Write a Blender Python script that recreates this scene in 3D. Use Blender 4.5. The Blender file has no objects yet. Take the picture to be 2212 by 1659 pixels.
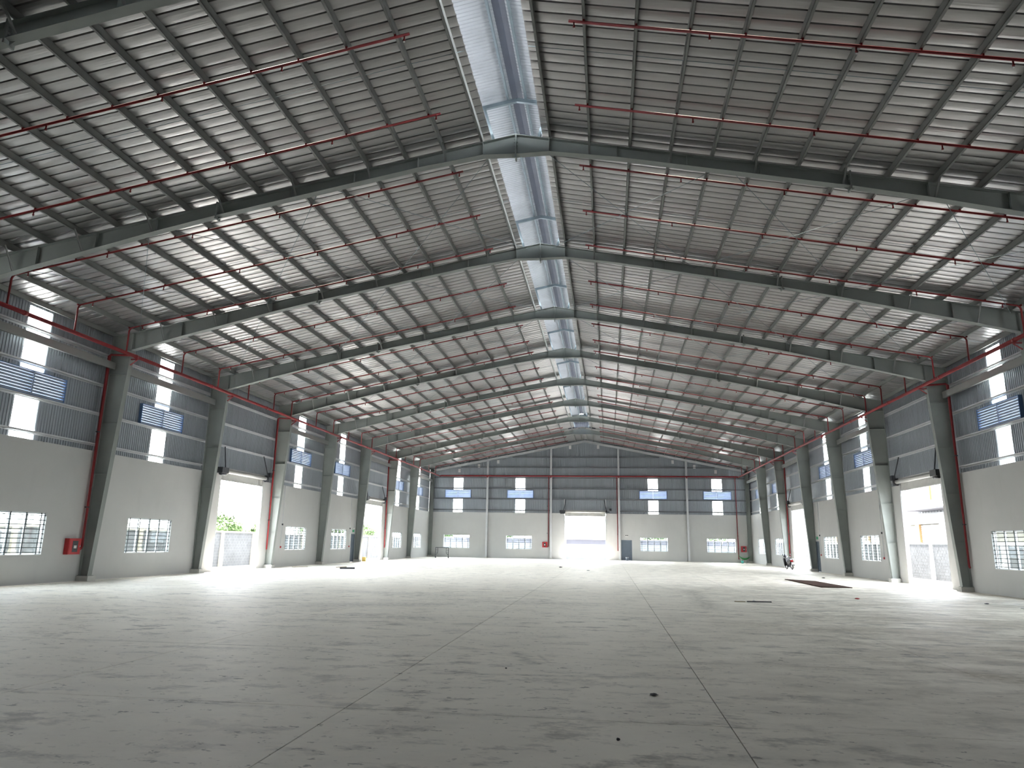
import bpy, math, random
from mathutils import Vector, Matrix
random.seed(7)
sc = bpy.context.scene
COL = sc.collection

# ------------------------------------------------------------------ camera
F_PX, YAW, PITCH, ROLL = 1530.07, -0.1354, 0.2200, 0.0170
CAM = Vector((2.602, 0.0, 1.802))
_f = Vector((math.sin(YAW)*math.cos(PITCH), math.cos(YAW)*math.cos(PITCH), math.sin(PITCH)))
_r = Vector((math.cos(YAW), -math.sin(YAW), 0)); _u = _r.cross(_f)
_r2 = _r*math.cos(ROLL)+_u*math.sin(ROLL); _u2 = -_r*math.sin(ROLL)+_u*math.cos(ROLL)
cd = bpy.data.cameras.new('camera'); cam = bpy.data.objects.new('camera', cd); COL.objects.link(cam)
cd.sensor_fit = 'HORIZONTAL'; cd.sensor_width = 36.0; cd.lens = F_PX/2212*36.0
cd.clip_start = 0.05; cd.clip_end = 2000
M = Matrix((_r2, _u2, -_f)).transposed().to_4x4(); M.translation = CAM
cam.matrix_world = M
sc.camera = cam

# ------------------------------------------------------------------ sky, sun, exposure
W = bpy.data.worlds.new('sky'); sc.world = W; W.use_nodes = True
wn = W.node_tree.nodes; wl = W.node_tree.links
bg = wn['Background']
sky = wn.new('ShaderNodeTexSky'); sky.sky_type = 'NISHITA'; sky.sun_disc = False
sky.sun_elevation = math.radians(66); sky.sun_rotation = math.radians(-35); sky.dust_density = 3.0; sky.air_density = 1.0
mixn = wn.new('ShaderNodeMix'); mixn.data_type = 'RGBA'
mixn.inputs[0].default_value = 0.93
wl.new(sky.outputs[0], mixn.inputs[6]); mixn.inputs[7].default_value = (1.0, 1.0, 0.99, 1)
wl.new(mixn.outputs[2], bg.inputs[0]); bg.inputs[1].default_value = 6.0
sd = bpy.data.lights.new('sun', 'SUN'); sun = bpy.data.objects.new('sun', sd); COL.objects.link(sun)
sd.energy = 1.8; sd.angle = math.radians(1.5); sd.color = (1.0, 0.93, 0.80)
SUN_EL, SUN_AZ = math.radians(66), math.radians(-35)      # azimuth from +y towards +x
_sv = Vector((math.sin(SUN_AZ)*math.cos(SUN_EL), math.cos(SUN_AZ)*math.cos(SUN_EL), math.sin(SUN_EL)))
sun.rotation_euler = _sv.to_track_quat('Z', 'Y').to_euler()
vs = sc.view_settings
sc.display_settings.display_device = 'sRGB'
vs.view_transform = 'Standard'; vs.look = 'None'; vs.gamma = 1.0; vs.use_curve_mapping = False
vs.exposure = 2.16
try:
    cy = sc.cycles
    cy.use_denoising = True; cy.denoiser = 'OPENIMAGEDENOISE'
    cy.use_light_tree = False
    cy.max_bounces = 6; cy.diffuse_bounces = 5; cy.glossy_bounces = 3; cy.transparent_max_bounces = 12
    cy.use_adaptive_sampling = True; cy.adaptive_threshold = 0.07
    cy.sample_clamp_indirect = 12.0; cy.caustics_reflective = False; cy.caustics_refractive = False
except Exception:
    pass

# ------------------------------------------------------------------ building dimensions (metres)
XW = 18.6          # inner face of the masonry
XS = 18.77         # wall sheeting
YE = 84.3          # inner face of the end wall
YB = -7.0          # end wall behind the camera
HW = 5.24          # masonry height
S = 0.193          # roof slope
def ztop(x): return 13.8 - S*abs(x)      # top of the rafters
def zroof(x): return ztop(x) + 0.2       # underside of the roof sheets
FY = [19.11 + 8.0*(k-1) for k in range(0, 9)]     # frames 0..8

# ------------------------------------------------------------------ mesh helpers
class MB:
    def __init__(self): self.v = []; self.f = []; self.s = []
    def poly(self, pts, faces, smooth=False):
        b = len(self.v); self.v += [tuple(p) for p in pts]
        for q in faces: self.f.append(tuple(b+i for i in q)); self.s.append(smooth)
        return self
    def box(self, x0, x1, y0, y1, z0, z1):
        p = [(x0,y0,z0),(x1,y0,z0),(x1,y1,z0),(x0,y1,z0),(x0,y0,z1),(x1,y0,z1),(x1,y1,z1),(x0,y1,z1)]
        return self.poly(p, [(3,2,1,0),(4,5,6,7),(0,1,5,4),(1,2,6,5),(2,3,7,6),(3,0,4,7)])
    def beam(self, p0, p1, w, h, up=(0,0,1)):
        p0 = Vector(p0); p1 = Vector(p1); d = (p1-p0).normalized(); up = Vector(up)
        sx = d.cross(up)
        if sx.length < 1e-5: sx = d.cross(Vector((1,0,0)))
        sx.normalize(); uz = sx.cross(d)
        q = []
        for p in (p0, p1):
            for a, b in ((-1,-1),(1,-1),(1,1),(-1,1)): q.append(p + sx*(a*w/2) + uz*(b*h/2))
        return self.poly(q, [(3,2,1,0),(4,5,6,7),(0,1,5,4),(1,2,6,5),(2,3,7,6),(3,0,4,7)])
    def prism(self, poly, axis, a0, a1):
        """poly: 2-d points, extruded along axis ('x','y','z') from a0 to a1"""
        n = len(poly)
        def P(q, a):
            if axis == 'y': return (q[0], a, q[1])
            if axis == 'x': return (a, q[0], q[1])
            return (q[0], q[1], a)
        pts = [P(q, a0) for q in poly] + [P(q, a1) for q in poly]
        fs = [tuple(range(n-1, -1, -1)), tuple(range(n, 2*n))] + [(i, (i+1) % n, n+(i+1) % n, n+i) for i in range(n)]
        return self.poly(pts, fs)
    def tube(self, pts, r, n=8, cap=True):
        pts = [Vector(p) for p in pts]; m = len(pts); b = len(self.v)
        prev = None
        for i, p in enumerate(pts):
            d = (pts[min(i+1, m-1)] - pts[max(i-1, 0)]).normalized()
            if prev is None:
                a = Vector((0,0,1)) if abs(d.z) < .9 else Vector((1,0,0))
                sx = d.cross(a).normalized()
            else:
                sx = (prev - d*prev.dot(d)).normalized()
            prev = sx; sy = d.cross(sx)
            k = 1.0
            if 0 < i < m-1:
                d1 = (pts[i]-pts[i-1]).normalized()
                k = 1.0/max(.5, d1.dot(d))
            rr = r[i] if isinstance(r, (list, tuple)) else r
            for j in range(n):
                t = 2*math.pi*j/n
                self.v.append(tuple(p + (sx*math.cos(t) + sy*math.sin(t))*rr*(k if 0 < i < m-1 else 1)))
        for i in range(m-1):
            for j in range(n):
                self.f.append((b+i*n+j, b+i*n+(j+1) % n, b+(i+1)*n+(j+1) % n, b+(i+1)*n+j)); self.s.append(True)
        if cap:
            self.f.append(tuple(b+j for j in range(n-1, -1, -1))); self.s.append(False)
            self.f.append(tuple(b+(m-1)*n+j for j in range(n))); self.s.append(False)
        return self
    def lathe(self, prof, c=(0,0,0), n=14):
        b = len(self.v); m = len(prof)
        for r, z in prof:
            for j in range(n):
                t = 2*math.pi*j/n; self.v.append((c[0]+r*math.cos(t), c[1]+r*math.sin(t), c[2]+z))
        for i in range(m-1):
            for j in range(n):
                self.f.append((b+i*n+j, b+i*n+(j+1) % n, b+(i+1)*n+(j+1) % n, b+(i+1)*n+j)); self.s.append(True)
        self.f.append(tuple(b+j for j in range(n-1, -1, -1))); self.s.append(False)
        self.f.append(tuple(b+(m-1)*n+j for j in range(n))); self.s.append(False)
        return self
    def torus(self, c, R, r, axis='x', n=16, k=7):
        b = len(self.v)
        for i in range(n):
            a = 2*math.pi*i/n
            for j in range(k):
                t = 2*math.pi*j/k; q = R + r*math.cos(t); h = r*math.sin(t)
                p = (h, q*math.cos(a), q*math.sin(a)) if axis == 'x' else (q*math.cos(a), q*math.sin(a), h)
                self.v.append((c[0]+p[0], c[1]+p[1], c[2]+p[2]))
        for i in range(n):
            for j in range(k):
                self.f.append((b+i*k+j, b+((i+1) % n)*k+j, b+((i+1) % n)*k+(j+1) % k, b+i*k+(j+1) % k)); self.s.append(True)
        return self
    def mesh(self, name, mat):
        me = bpy.data.meshes.new(name); me.from_pydata(self.v, [], self.f)
        me.polygons.foreach_set('use_smooth', self.s)
        if mat: me.materials.append(mat)
        me.update()
        return me

def link(name, me, parent=None, loc=(0,0,0), rz=0.0):
    o = bpy.data.objects.new(name, me); COL.objects.link(o)
    o.location = loc; o.rotation_euler = (0, 0, rz)
    if parent is not None: o.parent = parent
    return o
def obj(name, mb, mat, parent=None, loc=(0,0,0), rz=0.0): return link(name, mb.mesh(name, mat), parent, loc, rz)
def empty(name, loc=(0,0,0), rz=0.0, parent=None):
    o = bpy.data.objects.new(name, None); COL.objects.link(o); o.location = loc; o.rotation_euler = (0,0,rz)
    o.empty_display_size = .2
    if parent is not None: o.parent = parent
    return o
def tag(o, label, cat, group=None, kind=None):
    o['label'] = label; o['category'] = cat
    if group: o['group'] = group
    if kind: o['kind'] = kind
    return o
ORD = ['first','second','third','fourth','fifth','sixth','seventh','eighth','ninth','tenth','eleventh','twelfth','thirteenth',
       'fourteenth','fifteenth','sixteenth','seventeenth','eighteenth','nineteenth','twentieth','twenty-first','twenty-second','twenty-third','twenty-fourth','twenty-fifth']

# ------------------------------------------------------------------ materials
def new_mat(name):
    m = bpy.data.materials.new(name); m.use_nodes = True
    nt = m.node_tree; return m, nt, nt.nodes['Principled BSDF']
def nd(nt, t, **kw):
    n = nt.nodes.new(t)
    for k, v in kw.items(): setattr(n, k, v)
    return n
def math_n(nt, op, a, b=None, c=None):
    n = nt.nodes.new('ShaderNodeMath'); n.operation = op
    for i, x in enumerate((a, b, c)):
        if x is None: continue
        if isinstance(x, (int, float)): n.inputs[i].default_value = x
        else: nt.links.new(x, n.inputs[i])
    return n.outputs[0]
def mixc(nt, fac, a, b):
    n = nt.nodes.new('ShaderNodeMix'); n.data_type = 'RGBA'
    for i, x in ((0, fac), (6, a), (7, b)):
        if isinstance(x, (int, float)): n.inputs[i].default_value = x
        elif isinstance(x, tuple): n.inputs[i].default_value = (*x, 1) if len(x) == 3 else x
        else: nt.links.new(x, n.inputs[i])
    return n.outputs[2]
def noise(nt, vec, scale, detail=4, rough=.55):
    n = nt.nodes.new('ShaderNodeTexNoise'); n.inputs['Scale'].default_value = scale
    n.inputs['Detail'].default_value = detail; n.inputs['Roughness'].default_value = rough
    if vec is not None: nt.links.new(vec, n.inputs['Vector'])
    return n.outputs[0]
def ramp(nt, x, lo, hi):
    n = nt.nodes.new('ShaderNodeMapRange'); n.clamp = True
    nt.links.new(x, n.inputs[0]); n.inputs[1].default_value = lo; n.inputs[2].default_value = hi
    return n.outputs[0]
def wpos(nt, sc_=(1,1,1)):
    g = nt.nodes.new('ShaderNodeNewGeometry'); mp = nt.nodes.new('ShaderNodeMapping')
    mp.inputs['Scale'].default_value = sc_; nt.links.new(g.outputs['Position'], mp.inputs['Vector'])
    return mp.outputs[0]
def plain(name, col, rough=.5, metal=0.0, var=.10, vs_=1.5, spec=.5):
    m, nt, p = new_mat(name)
    p.inputs['Roughness'].default_value = rough; p.inputs['Metallic'].default_value = metal
    p.inputs['Specular IOR Level'].default_value = spec
    if var > 0:
        v = noise(nt, wpos(nt), vs_, 5)
        lo = tuple(c*(1-var) for c in col); hi = tuple(min(1, c*(1+var)) for c in col)
        nt.links.new(mixc(nt, ramp(nt, v, .3, .7), lo, hi), p.inputs['Base Color'])
    else: p.inputs['Base Color'].default_value = (*col, 1)
    return m
MAT = {}
MAT['steel'] = plain('painted_steel', (.315,.345,.33), .55, 0, .08, .8, .3)
MAT['purlin'] = plain('painted_purlin_steel', (.28,.295,.285), .45, 0, .06, 1.0, .4)
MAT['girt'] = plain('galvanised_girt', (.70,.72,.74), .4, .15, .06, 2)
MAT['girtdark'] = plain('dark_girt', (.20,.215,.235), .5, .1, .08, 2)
MAT['galv'] = plain('galvanised_steel', (.27,.34,.38), .42, .25, .12, 3)
MAT['red'] = plain('red_pipe_paint', (.24,.012,.016), .5, 0, .08, 4)
MAT['redbox'] = plain('red_cabinet_paint', (.50,.022,.028), .4, 0, .05, 4)
MAT['white'] = plain('white_paint', (.80,.80,.78), .5, 0, .04, 2)
MAT['lampwhite'] = plain('white_plastic', (.85,.85,.84), .4, 0, .02, 2)
MAT['alu'] = plain('pale_aluminium_frame', (.72,.76,.80), .35, .2, .04, 3)
MAT['bar'] = plain('dark_grille_steel', (.035,.05,.055), .5, .1, .1, 5)
MAT['blue'] = plain('blue_louvre_paint', (.38,.45,.57), .45, .05, .10, 2)
MAT['bluedark'] = plain('blue_frame_paint', (.12,.22,.42), .4, 0, .08, 3)
MAT['black'] = plain('black_plastic', (.015,.016,.018), .45, 0, .1, 6)
MAT['dark'] = plain('dark_steel', (.05,.055,.065), .5, .2, .2, 5)
MAT['doorgrey'] = plain('slate_door_paint', (.13,.165,.21), .45, 0, .06, 3)
MAT['shutter'] = plain('shutter_metal', (.60,.60,.58), .4, .25, .05, 3)
MAT['plinth'] = plain('plinth_concrete', (.66,.66,.63), .8, 0, .10, 4)
MAT['rust'] = plain('rusty_steel', (.045,.022,.015), .9, 0, .35, 5, .1)
MAT['green'] = plain('green_hammock_cloth', (.03,.32,.08), .8, 0, .15, 8)
MAT['greensign'] = plain('green_sign', (.05,.42,.20), .5, 0, .0)
MAT['teal'] = plain('teal_bucket', (.12,.62,.58), .5, 0, .05)
MAT['yellow'] = plain('yellow_block_paint', (.70,.55,.18), .7, 0, .1, 5)
MAT['chrome'] = plain('chrome', (.75,.76,.78), .18, 1.0, 0)
MAT['wood'] = plain('pale_wood', (.45,.36,.22), .8, 0, .2, 12)
MAT['leaf'] = plain('leaves', (.055,.095,.025), .7, 0, .35, 1.2)
MAT['bark'] = plain('bark', (.16,.12,.08), .9, 0, .3, 6)
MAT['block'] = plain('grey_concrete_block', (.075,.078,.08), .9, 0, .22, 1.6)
MAT['mortar'] = plain('mortar', (.17,.17,.165), .95, 0, .1, 3)
MAT['post'] = plain('beige_post_plaster', (.30,.27,.21), .85, 0, .12, 2)
MAT['ground'] = plain('yard_concrete', (.26,.255,.24), .9, 0, .18, .5)
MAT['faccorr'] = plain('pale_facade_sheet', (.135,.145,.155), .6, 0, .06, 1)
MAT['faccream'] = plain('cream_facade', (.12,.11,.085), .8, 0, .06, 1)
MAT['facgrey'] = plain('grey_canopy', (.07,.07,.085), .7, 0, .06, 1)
MAT['orange'] = plain('orange_band', (.20,.12,.045), .7, 0, .06, 1)

def m_white_wall():
    m, nt, p = new_mat('white_plaster_wall')
    v = noise(nt, wpos(nt), .35, 5); w = noise(nt, wpos(nt, (1,1,.25)), 2.2, 6)
    c = mixc(nt, ramp(nt, v, .3, .75), (.60,.61,.605), (.66,.665,.655))
    c = mixc(nt, math_n(nt, 'MULTIPLY', ramp(nt, w, .55, .8), .25), c, (.52,.52,.51))
    nt.links.new(c, p.inputs['Base Color']); p.inputs['Roughness'].default_value = .7
    p.inputs['Specular IOR Level'].default_value = .25
    return m
MAT['wall'] = m_white_wall()

def m_sheet(name, col, rough, metal, streak):
    m, nt, p = new_mat(name)
    a = noise(nt, wpos(nt, streak), 1.0, 5, .6)
    c = mixc(nt, ramp(nt, a, .3, .7), tuple(x*.90 for x in col), tuple(min(1, x*1.07) for x in col))
    nt.links.new(c, p.inputs['Base Color'])
    p.inputs['Metallic'].default_value = metal
    rr = math_n(nt, 'MULTIPLY_ADD', ramp(nt, a, .25, .75), .14, rough-.07)
    nt.links.new(rr, p.inputs['Roughness'])
    b = nd(nt, 'ShaderNodeBump'); b.inputs['Strength'].default_value = .35; b.inputs['Distance'].default_value = .02
    nt.links.new(noise(nt, wpos(nt, streak), 2.2, 3), b.inputs['Height']); nt.links.new(b.outputs[0], p.inputs['Normal'])
    return m
MAT['roof'] = m_sheet('zinc_roof_sheet', (.50,.495,.495), .34, .76, (.35, 5.5, .35))
MAT['clad'] = m_sheet('grey_blue_wall_sheet', (.40,.44,.485), .42, .4, (3.0, 3.0, .3))
MAT['endpanel'] = plain('dark_sheet', (.10,.115,.15), .6)
MAT['monitor'] = m_sheet('pale_monitor_sheet', (.62,.66,.70), .5, .1, (1, 1, 1))

def m_translucent():
    m, nt, p = new_mat('translucent_fibreglass')
    nt.nodes.remove(p); out = nt.nodes['Material Output']
    tr = nd(nt, 'ShaderNodeBsdfTransparent'); tr.inputs[0].default_value = (.90,.91,.88,1)
    tl = nd(nt, 'ShaderNodeBsdfTranslucent'); tl.inputs[0].default_value = (.85,.87,.84,1)
    gl = nd(nt, 'ShaderNodeBsdfGlossy'); gl.inputs[1].default_value = .3
    m1 = nd(nt, 'ShaderNodeMixShader'); m1.inputs[0].default_value = .25
    m2 = nd(nt, 'ShaderNodeMixShader'); m2.inputs[0].default_value = .05
    nt.links.new(tr.outputs[0], m1.inputs[1]); nt.links.new(tl.outputs[0], m1.inputs[2])
    nt.links.new(m1.outputs[0], m2.inputs[1]); nt.links.new(gl.outputs[0], m2.inputs[2]); nt.links.new(m2.outputs[0], out.inputs[0])
    return m
MAT['trans'] = m_translucent()
def m_glass():
    m, nt, p = new_mat('window_glass')
    nt.nodes.remove(p); out = nt.nodes['Material Output']
    tr = nd(nt, 'ShaderNodeBsdfTransparent'); tr.inputs[0].default_value = (.92,.96,.96,1)
    gl = nd(nt, 'ShaderNodeBsdfGlossy'); gl.inputs[1].default_value = .03
    lw = nd(nt, 'ShaderNodeLayerWeight'); lw.inputs[0].default_value = .35
    mx = nd(nt, 'ShaderNodeMixShader'); nt.links.new(math_n(nt, 'MULTIPLY', lw.outputs[0], .5), mx.inputs[0])
    nt.links.new(tr.outputs[0], mx.inputs[1]); nt.links.new(gl.outputs[0], mx.inputs[2]); nt.links.new(mx.outputs[0], out.inputs[0])
    return m
MAT['glass'] = m_glass()

# smears on the floor: (x0,y0,x1,y1,width,strength,brown)
SMEARS = [(5.6,22.2,5.9,31.0,.42,1.0,.2), (5.2,31.0,4.4,36.0,.25,.5,.2), (8.1,11.9,10.8,9.2,.34,1.1,1.), (6.9,13.4,8.5,11.5,.28,.6,.8),
          (1.02,12.5,1.42,11.5,.16,.75,0), (1.45,12.3,1.66,11.6,.05,.6,0), (1.45,11.52,1.75,11.6,.05,.7,0), (.2,10.3,4.0,10.75,.09,.6,.1),
          (-9.4,12.0,-2.6,12.2,.06,.5,0), (-2.3,7.95,-1.2,7.9,.10,.45,.1), (-5.2,20.0,-2.4,21.2,.9,.75,0), (-6.8,25.5,-3.0,24.6,.8,.7,0), (-3.6,17.6,-1.8,17.2,.5,.85,0), (-2.6,23.0,1.5,22.6,.8,.6,.1), (6.0,18.2,9.5,16.8,.9,.6,.8), (7.8,21.0,12.5,20.0,1.1,.6,.8), (9.0,14.8,11.5,13.9,.5,.6,.9),
          (-4.2,16.2,-2.0,16.0,.35,.6,0), (7.0,16.5,8.2,13.6,.14,.7,.5), (9.45,11.0,9.2,10.3,.05,1.1,.1), (9.2,10.3,9.3,9.7,.05,1.1,.1), (9.3,9.7,9.75,9.1,.05,1.1,.1),
          (10.75,11.0,10.35,10.4,.05,1.1,.1), (10.35,10.4,10.35,9.7,.05,1.1,.1), (10.35,9.7,10.8,9.1,.05,1.1,.1), (.7,8.0,2.4,8.1,.08,.45,.1), (2.4,7.95,3.7,8.2,.10,.6,.3), (3.5,6.9,4.5,6.95,.12,.6,.3)]
def m_floor(smears):
    m, nt, p = new_mat('dusty_concrete_floor')
    g = nd(nt, 'ShaderNodeNewGeometry'); pos = g.outputs['Position']
    sep = nd(nt, 'ShaderNodeSeparateXYZ'); nt.links.new(pos, sep.inputs[0])
    big = noise(nt, wpos(nt), .16, 3); mid = noise(nt, wpos(nt, (.7,1.15,1)), .9, 5, .68)
    fine = noise(nt, wpos(nt), 8, 3, .65); str_ = noise(nt, wpos(nt, (.7,1.2,1)), 1.6, 5, .72)
    spk = noise(nt, wpos(nt, (.85,1.2,1)), 6.0, 3, .68)
    c = mixc(nt, ramp(nt, big, .36, .64), (.80,.755,.665), (.89,.85,.755))
    c = mixc(nt, math_n(nt, 'MULTIPLY', ramp(nt, mid, .44, .70), .45), c, (.60,.575,.525))
    c = mixc(nt, math_n(nt, 'MULTIPLY', ramp(nt, fine, .42, .8), .18), c, (.90,.88,.82))
    # brownish dirt trodden in on the right-hand side of the hall
    rt = ramp(nt, sep.outputs[0], 2.5, 11.0)
    c = mixc(nt, math_n(nt, 'MULTIPLY', math_n(nt, 'MULTIPLY', rt, ramp(nt, mid, .36, .58)), .78), c, (.33,.285,.21))
    c = mixc(nt, math_n(nt, 'MULTIPLY', math_n(nt, 'MULTIPLY', rt, ramp(nt, str_, .47, .60)), .55), c, (.27,.235,.175))
    # dark scuffs and specks
    patch = ramp(nt, big, .36, .60)
    sm = math_n(nt, 'MULTIPLY', ramp(nt, str_, .53, .64), math_n(nt, 'MULTIPLY_ADD', patch, .75, .25))
    c = mixc(nt, math_n(nt, 'MULTIPLY', sm, .80), c, (.20,.19,.172))
    sp = math_n(nt, 'MULTIPLY', ramp(nt, spk, .615, .655), math_n(nt, 'MULTIPLY_ADD', ramp(nt, mid, .4, .6), .8, .2))
    c = mixc(nt, math_n(nt, 'MULTIPLY', sp, .82), c, (.10,.095,.085))
    # single smears and tyre marks where they lie
    for (x0,y0,x1,y1,wd,st,br) in smears:
        dx, dy = x1-x0, y1-y0; L2 = dx*dx+dy*dy
        px = math_n(nt, 'SUBTRACT', sep.outputs[0], x0); py = math_n(nt, 'SUBTRACT', sep.outputs[1], y0)
        t = nd(nt, 'ShaderNodeMath', operation='ADD', use_clamp=True)
        nt.links.new(math_n(nt, 'MULTIPLY', px, dx/L2), t.inputs[0]); nt.links.new(math_n(nt, 'MULTIPLY', py, dy/L2), t.inputs[1])
        ex = math_n(nt, 'SUBTRACT', px, math_n(nt, 'MULTIPLY', t.outputs[0], dx)); ey = math_n(nt, 'SUBTRACT', py, math_n(nt, 'MULTIPLY', t.outputs[0], dy))
        d = math_n(nt, 'SQRT', math_n(nt, 'ADD', math_n(nt, 'MULTIPLY', ex, ex), math_n(nt, 'MULTIPLY', ey, ey)))
        d = math_n(nt, 'ADD', d, math_n(nt, 'MULTIPLY', math_n(nt, 'SUBTRACT', str_, .5), wd*2.6))
        k = nd(nt, 'ShaderNodeMapRange'); k.clamp = True; nt.links.new(d, k.inputs[0])
        k.inputs[1].default_value = wd*1.3; k.inputs[2].default_value = wd*.1; k.inputs[3].default_value = 0; k.inputs[4].default_value = 1
        fac = math_n(nt, 'MULTIPLY', math_n(nt, 'MULTIPLY', k.outputs[0], ramp(nt, spk, .36, .60)), st*.8)
        c = mixc(nt, fac, c, (.19+.07*br,.185+.03*br,.17-.04*br))
    nt.links.new(c, p.inputs['Base Color'])
    p.inputs['Specular IOR Level'].default_value = .7; p.inputs['Roughness'].default_value = .62
    p.inputs['Sheen Weight'].default_value = .55; p.inputs['Sheen Roughness'].default_value = .45; nt.links.new(mixc(nt, .35, c, (1,.97,.90)), p.inputs['Sheen Tint'])
    return m
FLOORM = {}
def floor_mat(x0, x1, y0, y1):
    key = tuple(i for i, q in enumerate(SMEARS) if min(q[0],q[2])-2*q[4] < x1 and max(q[0],q[2])+2*q[4] > x0 and min(q[1],q[3])-2*q[4] < y1 and max(q[1],q[3])+2*q[4] > y0)
    if key not in FLOORM: FLOORM[key] = m_floor([SMEARS[i] for i in key])
    return key, FLOORM[key]
MAT['joint'] = plain('dark_joint', (.10,.10,.095), .9, 0, .1, 3)

# ------------------------------------------------------------------ walls
WALL = {'left': ((-XW,0,0), math.pi/2, 1), 'right': ((XW,0,0), -math.pi/2, -1), 'far': ((0,YE,0), 0.0, 1), 'near': ((0,YB,0), math.pi, -1)}
def bay0(k): return 19.11 + 8.0*(k-1)
WBAYS = (0,1,2,4,5,7,8); DBAYS = (3,6)
def bc(k): return bay0(k) + 4.15
DOOR_W = {3: (bay0(3)+1.86, bay0(3)+6.80), 6: (bay0(6)+1.90, bay0(6)+6.85)}
WIN_H = (1.05, 2.60); WHW = 1.63
FWIN = [(-16.79,-13.63), (-9.31,-6.21), (6.23,9.38), (13.65,16.86)]
FVENT = [(-16.78,-13.63), (-9.25,-6.11), (6.27,9.40), (13.50,16.62)]
FDOOR = (-2.42, 2.36); FPD = (4.10, 5.30)
PD = {'left': (58.0, 58.86), 'right': (58.08, 58.95)}
YS = XS - XW
TH = 0.20

def masonry(mb, a0, a1, ops, h, sg):
    """ops: (a0,a1,z0,z1) openings; boxes around them in wall-local coordinates"""
    def bx(p, q, z0, z1):
        if q-p > 1e-4 and z1-z0 > 1e-4:
            l0, l1 = sorted((p*sg, q*sg)); mb.box(l0, l1, 0, TH, z0, z1)
    ops = sorted(ops); c = a0
    for (p, q, z0, z1) in ops:
        bx(c, p, 0, h); bx(p, q, 0, z0); bx(p, q, z1, h); c = q
    bx(c, a1, 0, h)
PER = 0.137
PROF = [(0,0), (.068,0), (.083,.022), (.122,.022)]
def clad(mb, a0, a1, z0, zt, sg):
    l0, l1 = sorted((a0*sg, a1*sg))
    xs = [(l0, None)]
    i = math.floor(l0/PER)
    pts = []
    while i*PER < l1 + PER:
        for dx, dy in PROF: pts.append((i*PER+dx, dy))
        i += 1
    def at(l):
        for (p, q) in zip(pts, pts[1:]):
            if p[0] <= l <= q[0]:
                t = (l-p[0])/(q[0]-p[0]+1e-9); return p[1]+t*(q[1]-p[1])
        return 0
    line = [(l0, at(l0))] + [p for p in pts if l0+1e-4 < p[0] < l1-1e-4] + [(l1, at(l1))]
    f = zt if callable(zt) else (lambda l: zt)
    n = len(line)
    v = [(l, YS+d, z0) for l, d in line] + [(l, YS+d, f(l)) for l, d in line]
    mb.poly(v, [(i, i+1, n+i+1, n+i) for i in range(n-1)])

WR = {}
def side_wall(side):
    o, rz, sg = WALL[side]
    ops = [(bc(k)-WHW, bc(k)+WHW, *WIN_H) for k in WBAYS if k > 0] + [(*DOOR_W[k], 0, HW) for k in DBAYS] + [(*PD[side], 0, 2.28)]
    mb = MB(); masonry(mb, YB, YE+.2, ops, HW, sg)
    root = obj('wall_'+side, mb, MAT['wall'], None, o, rz)
    tag(root, {'left': 'long left-hand wall, white plaster below and grey ribbed sheeting above', 'right': 'long right-hand wall, white plaster below and grey ribbed sheeting above'}[side], 'wall', kind='structure')
    WR[side] = root
    top = zroof(XS)-.01
    mb = MB(); clad(mb, YB, bay0(0), HW-.04, top, sg); obj('wall_sheeting', mb, MAT['clad'], root)
    for k in range(0, 9):
        a0, a1 = bay0(k), (bay0(k+1) if k < 8 else YE+.2); mb = MB(); c = bc(k)
        if k in DBAYS: clad(mb, a0, a1, 4.98, top, sg)
        elif k == 0:
            clad(mb, a0, c-.55, HW-.04, top, sg); clad(mb, c+.55, a1, HW-.04, top, sg); clad(mb, c-.55, c+.55, 10.2, top, sg)
            m2 = MB(); clad(m2, c-.55, c+.55, HW-.04, 10.2, sg); obj('translucent_panel', m2, MAT['trans'], root)
        else:
            clad(mb, a0, c-1.64, HW-.04, top, sg); clad(mb, c+1.64, a1, HW-.04, top, sg)
            for p, q in ((c-1.64, c-.55), (c+.55, c+1.64)): clad(mb, p, q, HW-.04, 6.85, sg); clad(mb, p, q, 7.80, top, sg)
            clad(mb, c-.55, c+.55, 10.2, top, sg)
            for z0, z1 in ((HW-.04, 6.85), (7.80, 10.2)):
                m2 = MB(); clad(m2, c-.55, c+.55, z0, z1, sg); obj('translucent_panel', m2, MAT['trans'], root)
        obj('wall_sheeting', mb, MAT['clad'], root)
    for z in (5.51, 6.80, 8.03, 9.35):
        segs = [(YB, YE)]
        if z < 6: segs = [(YB, bay0(3)), (bay0(4), bay0(6)), (bay0(7), YE)]
        for a0, a1 in segs:
            l0, l1 = sorted((a0*sg, a1*sg))
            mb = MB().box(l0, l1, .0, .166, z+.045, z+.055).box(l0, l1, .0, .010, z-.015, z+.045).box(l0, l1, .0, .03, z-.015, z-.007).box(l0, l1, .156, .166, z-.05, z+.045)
            obj('girt', mb, MAT['girt'], root)
side_wall('left'); side_wall('right')

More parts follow.
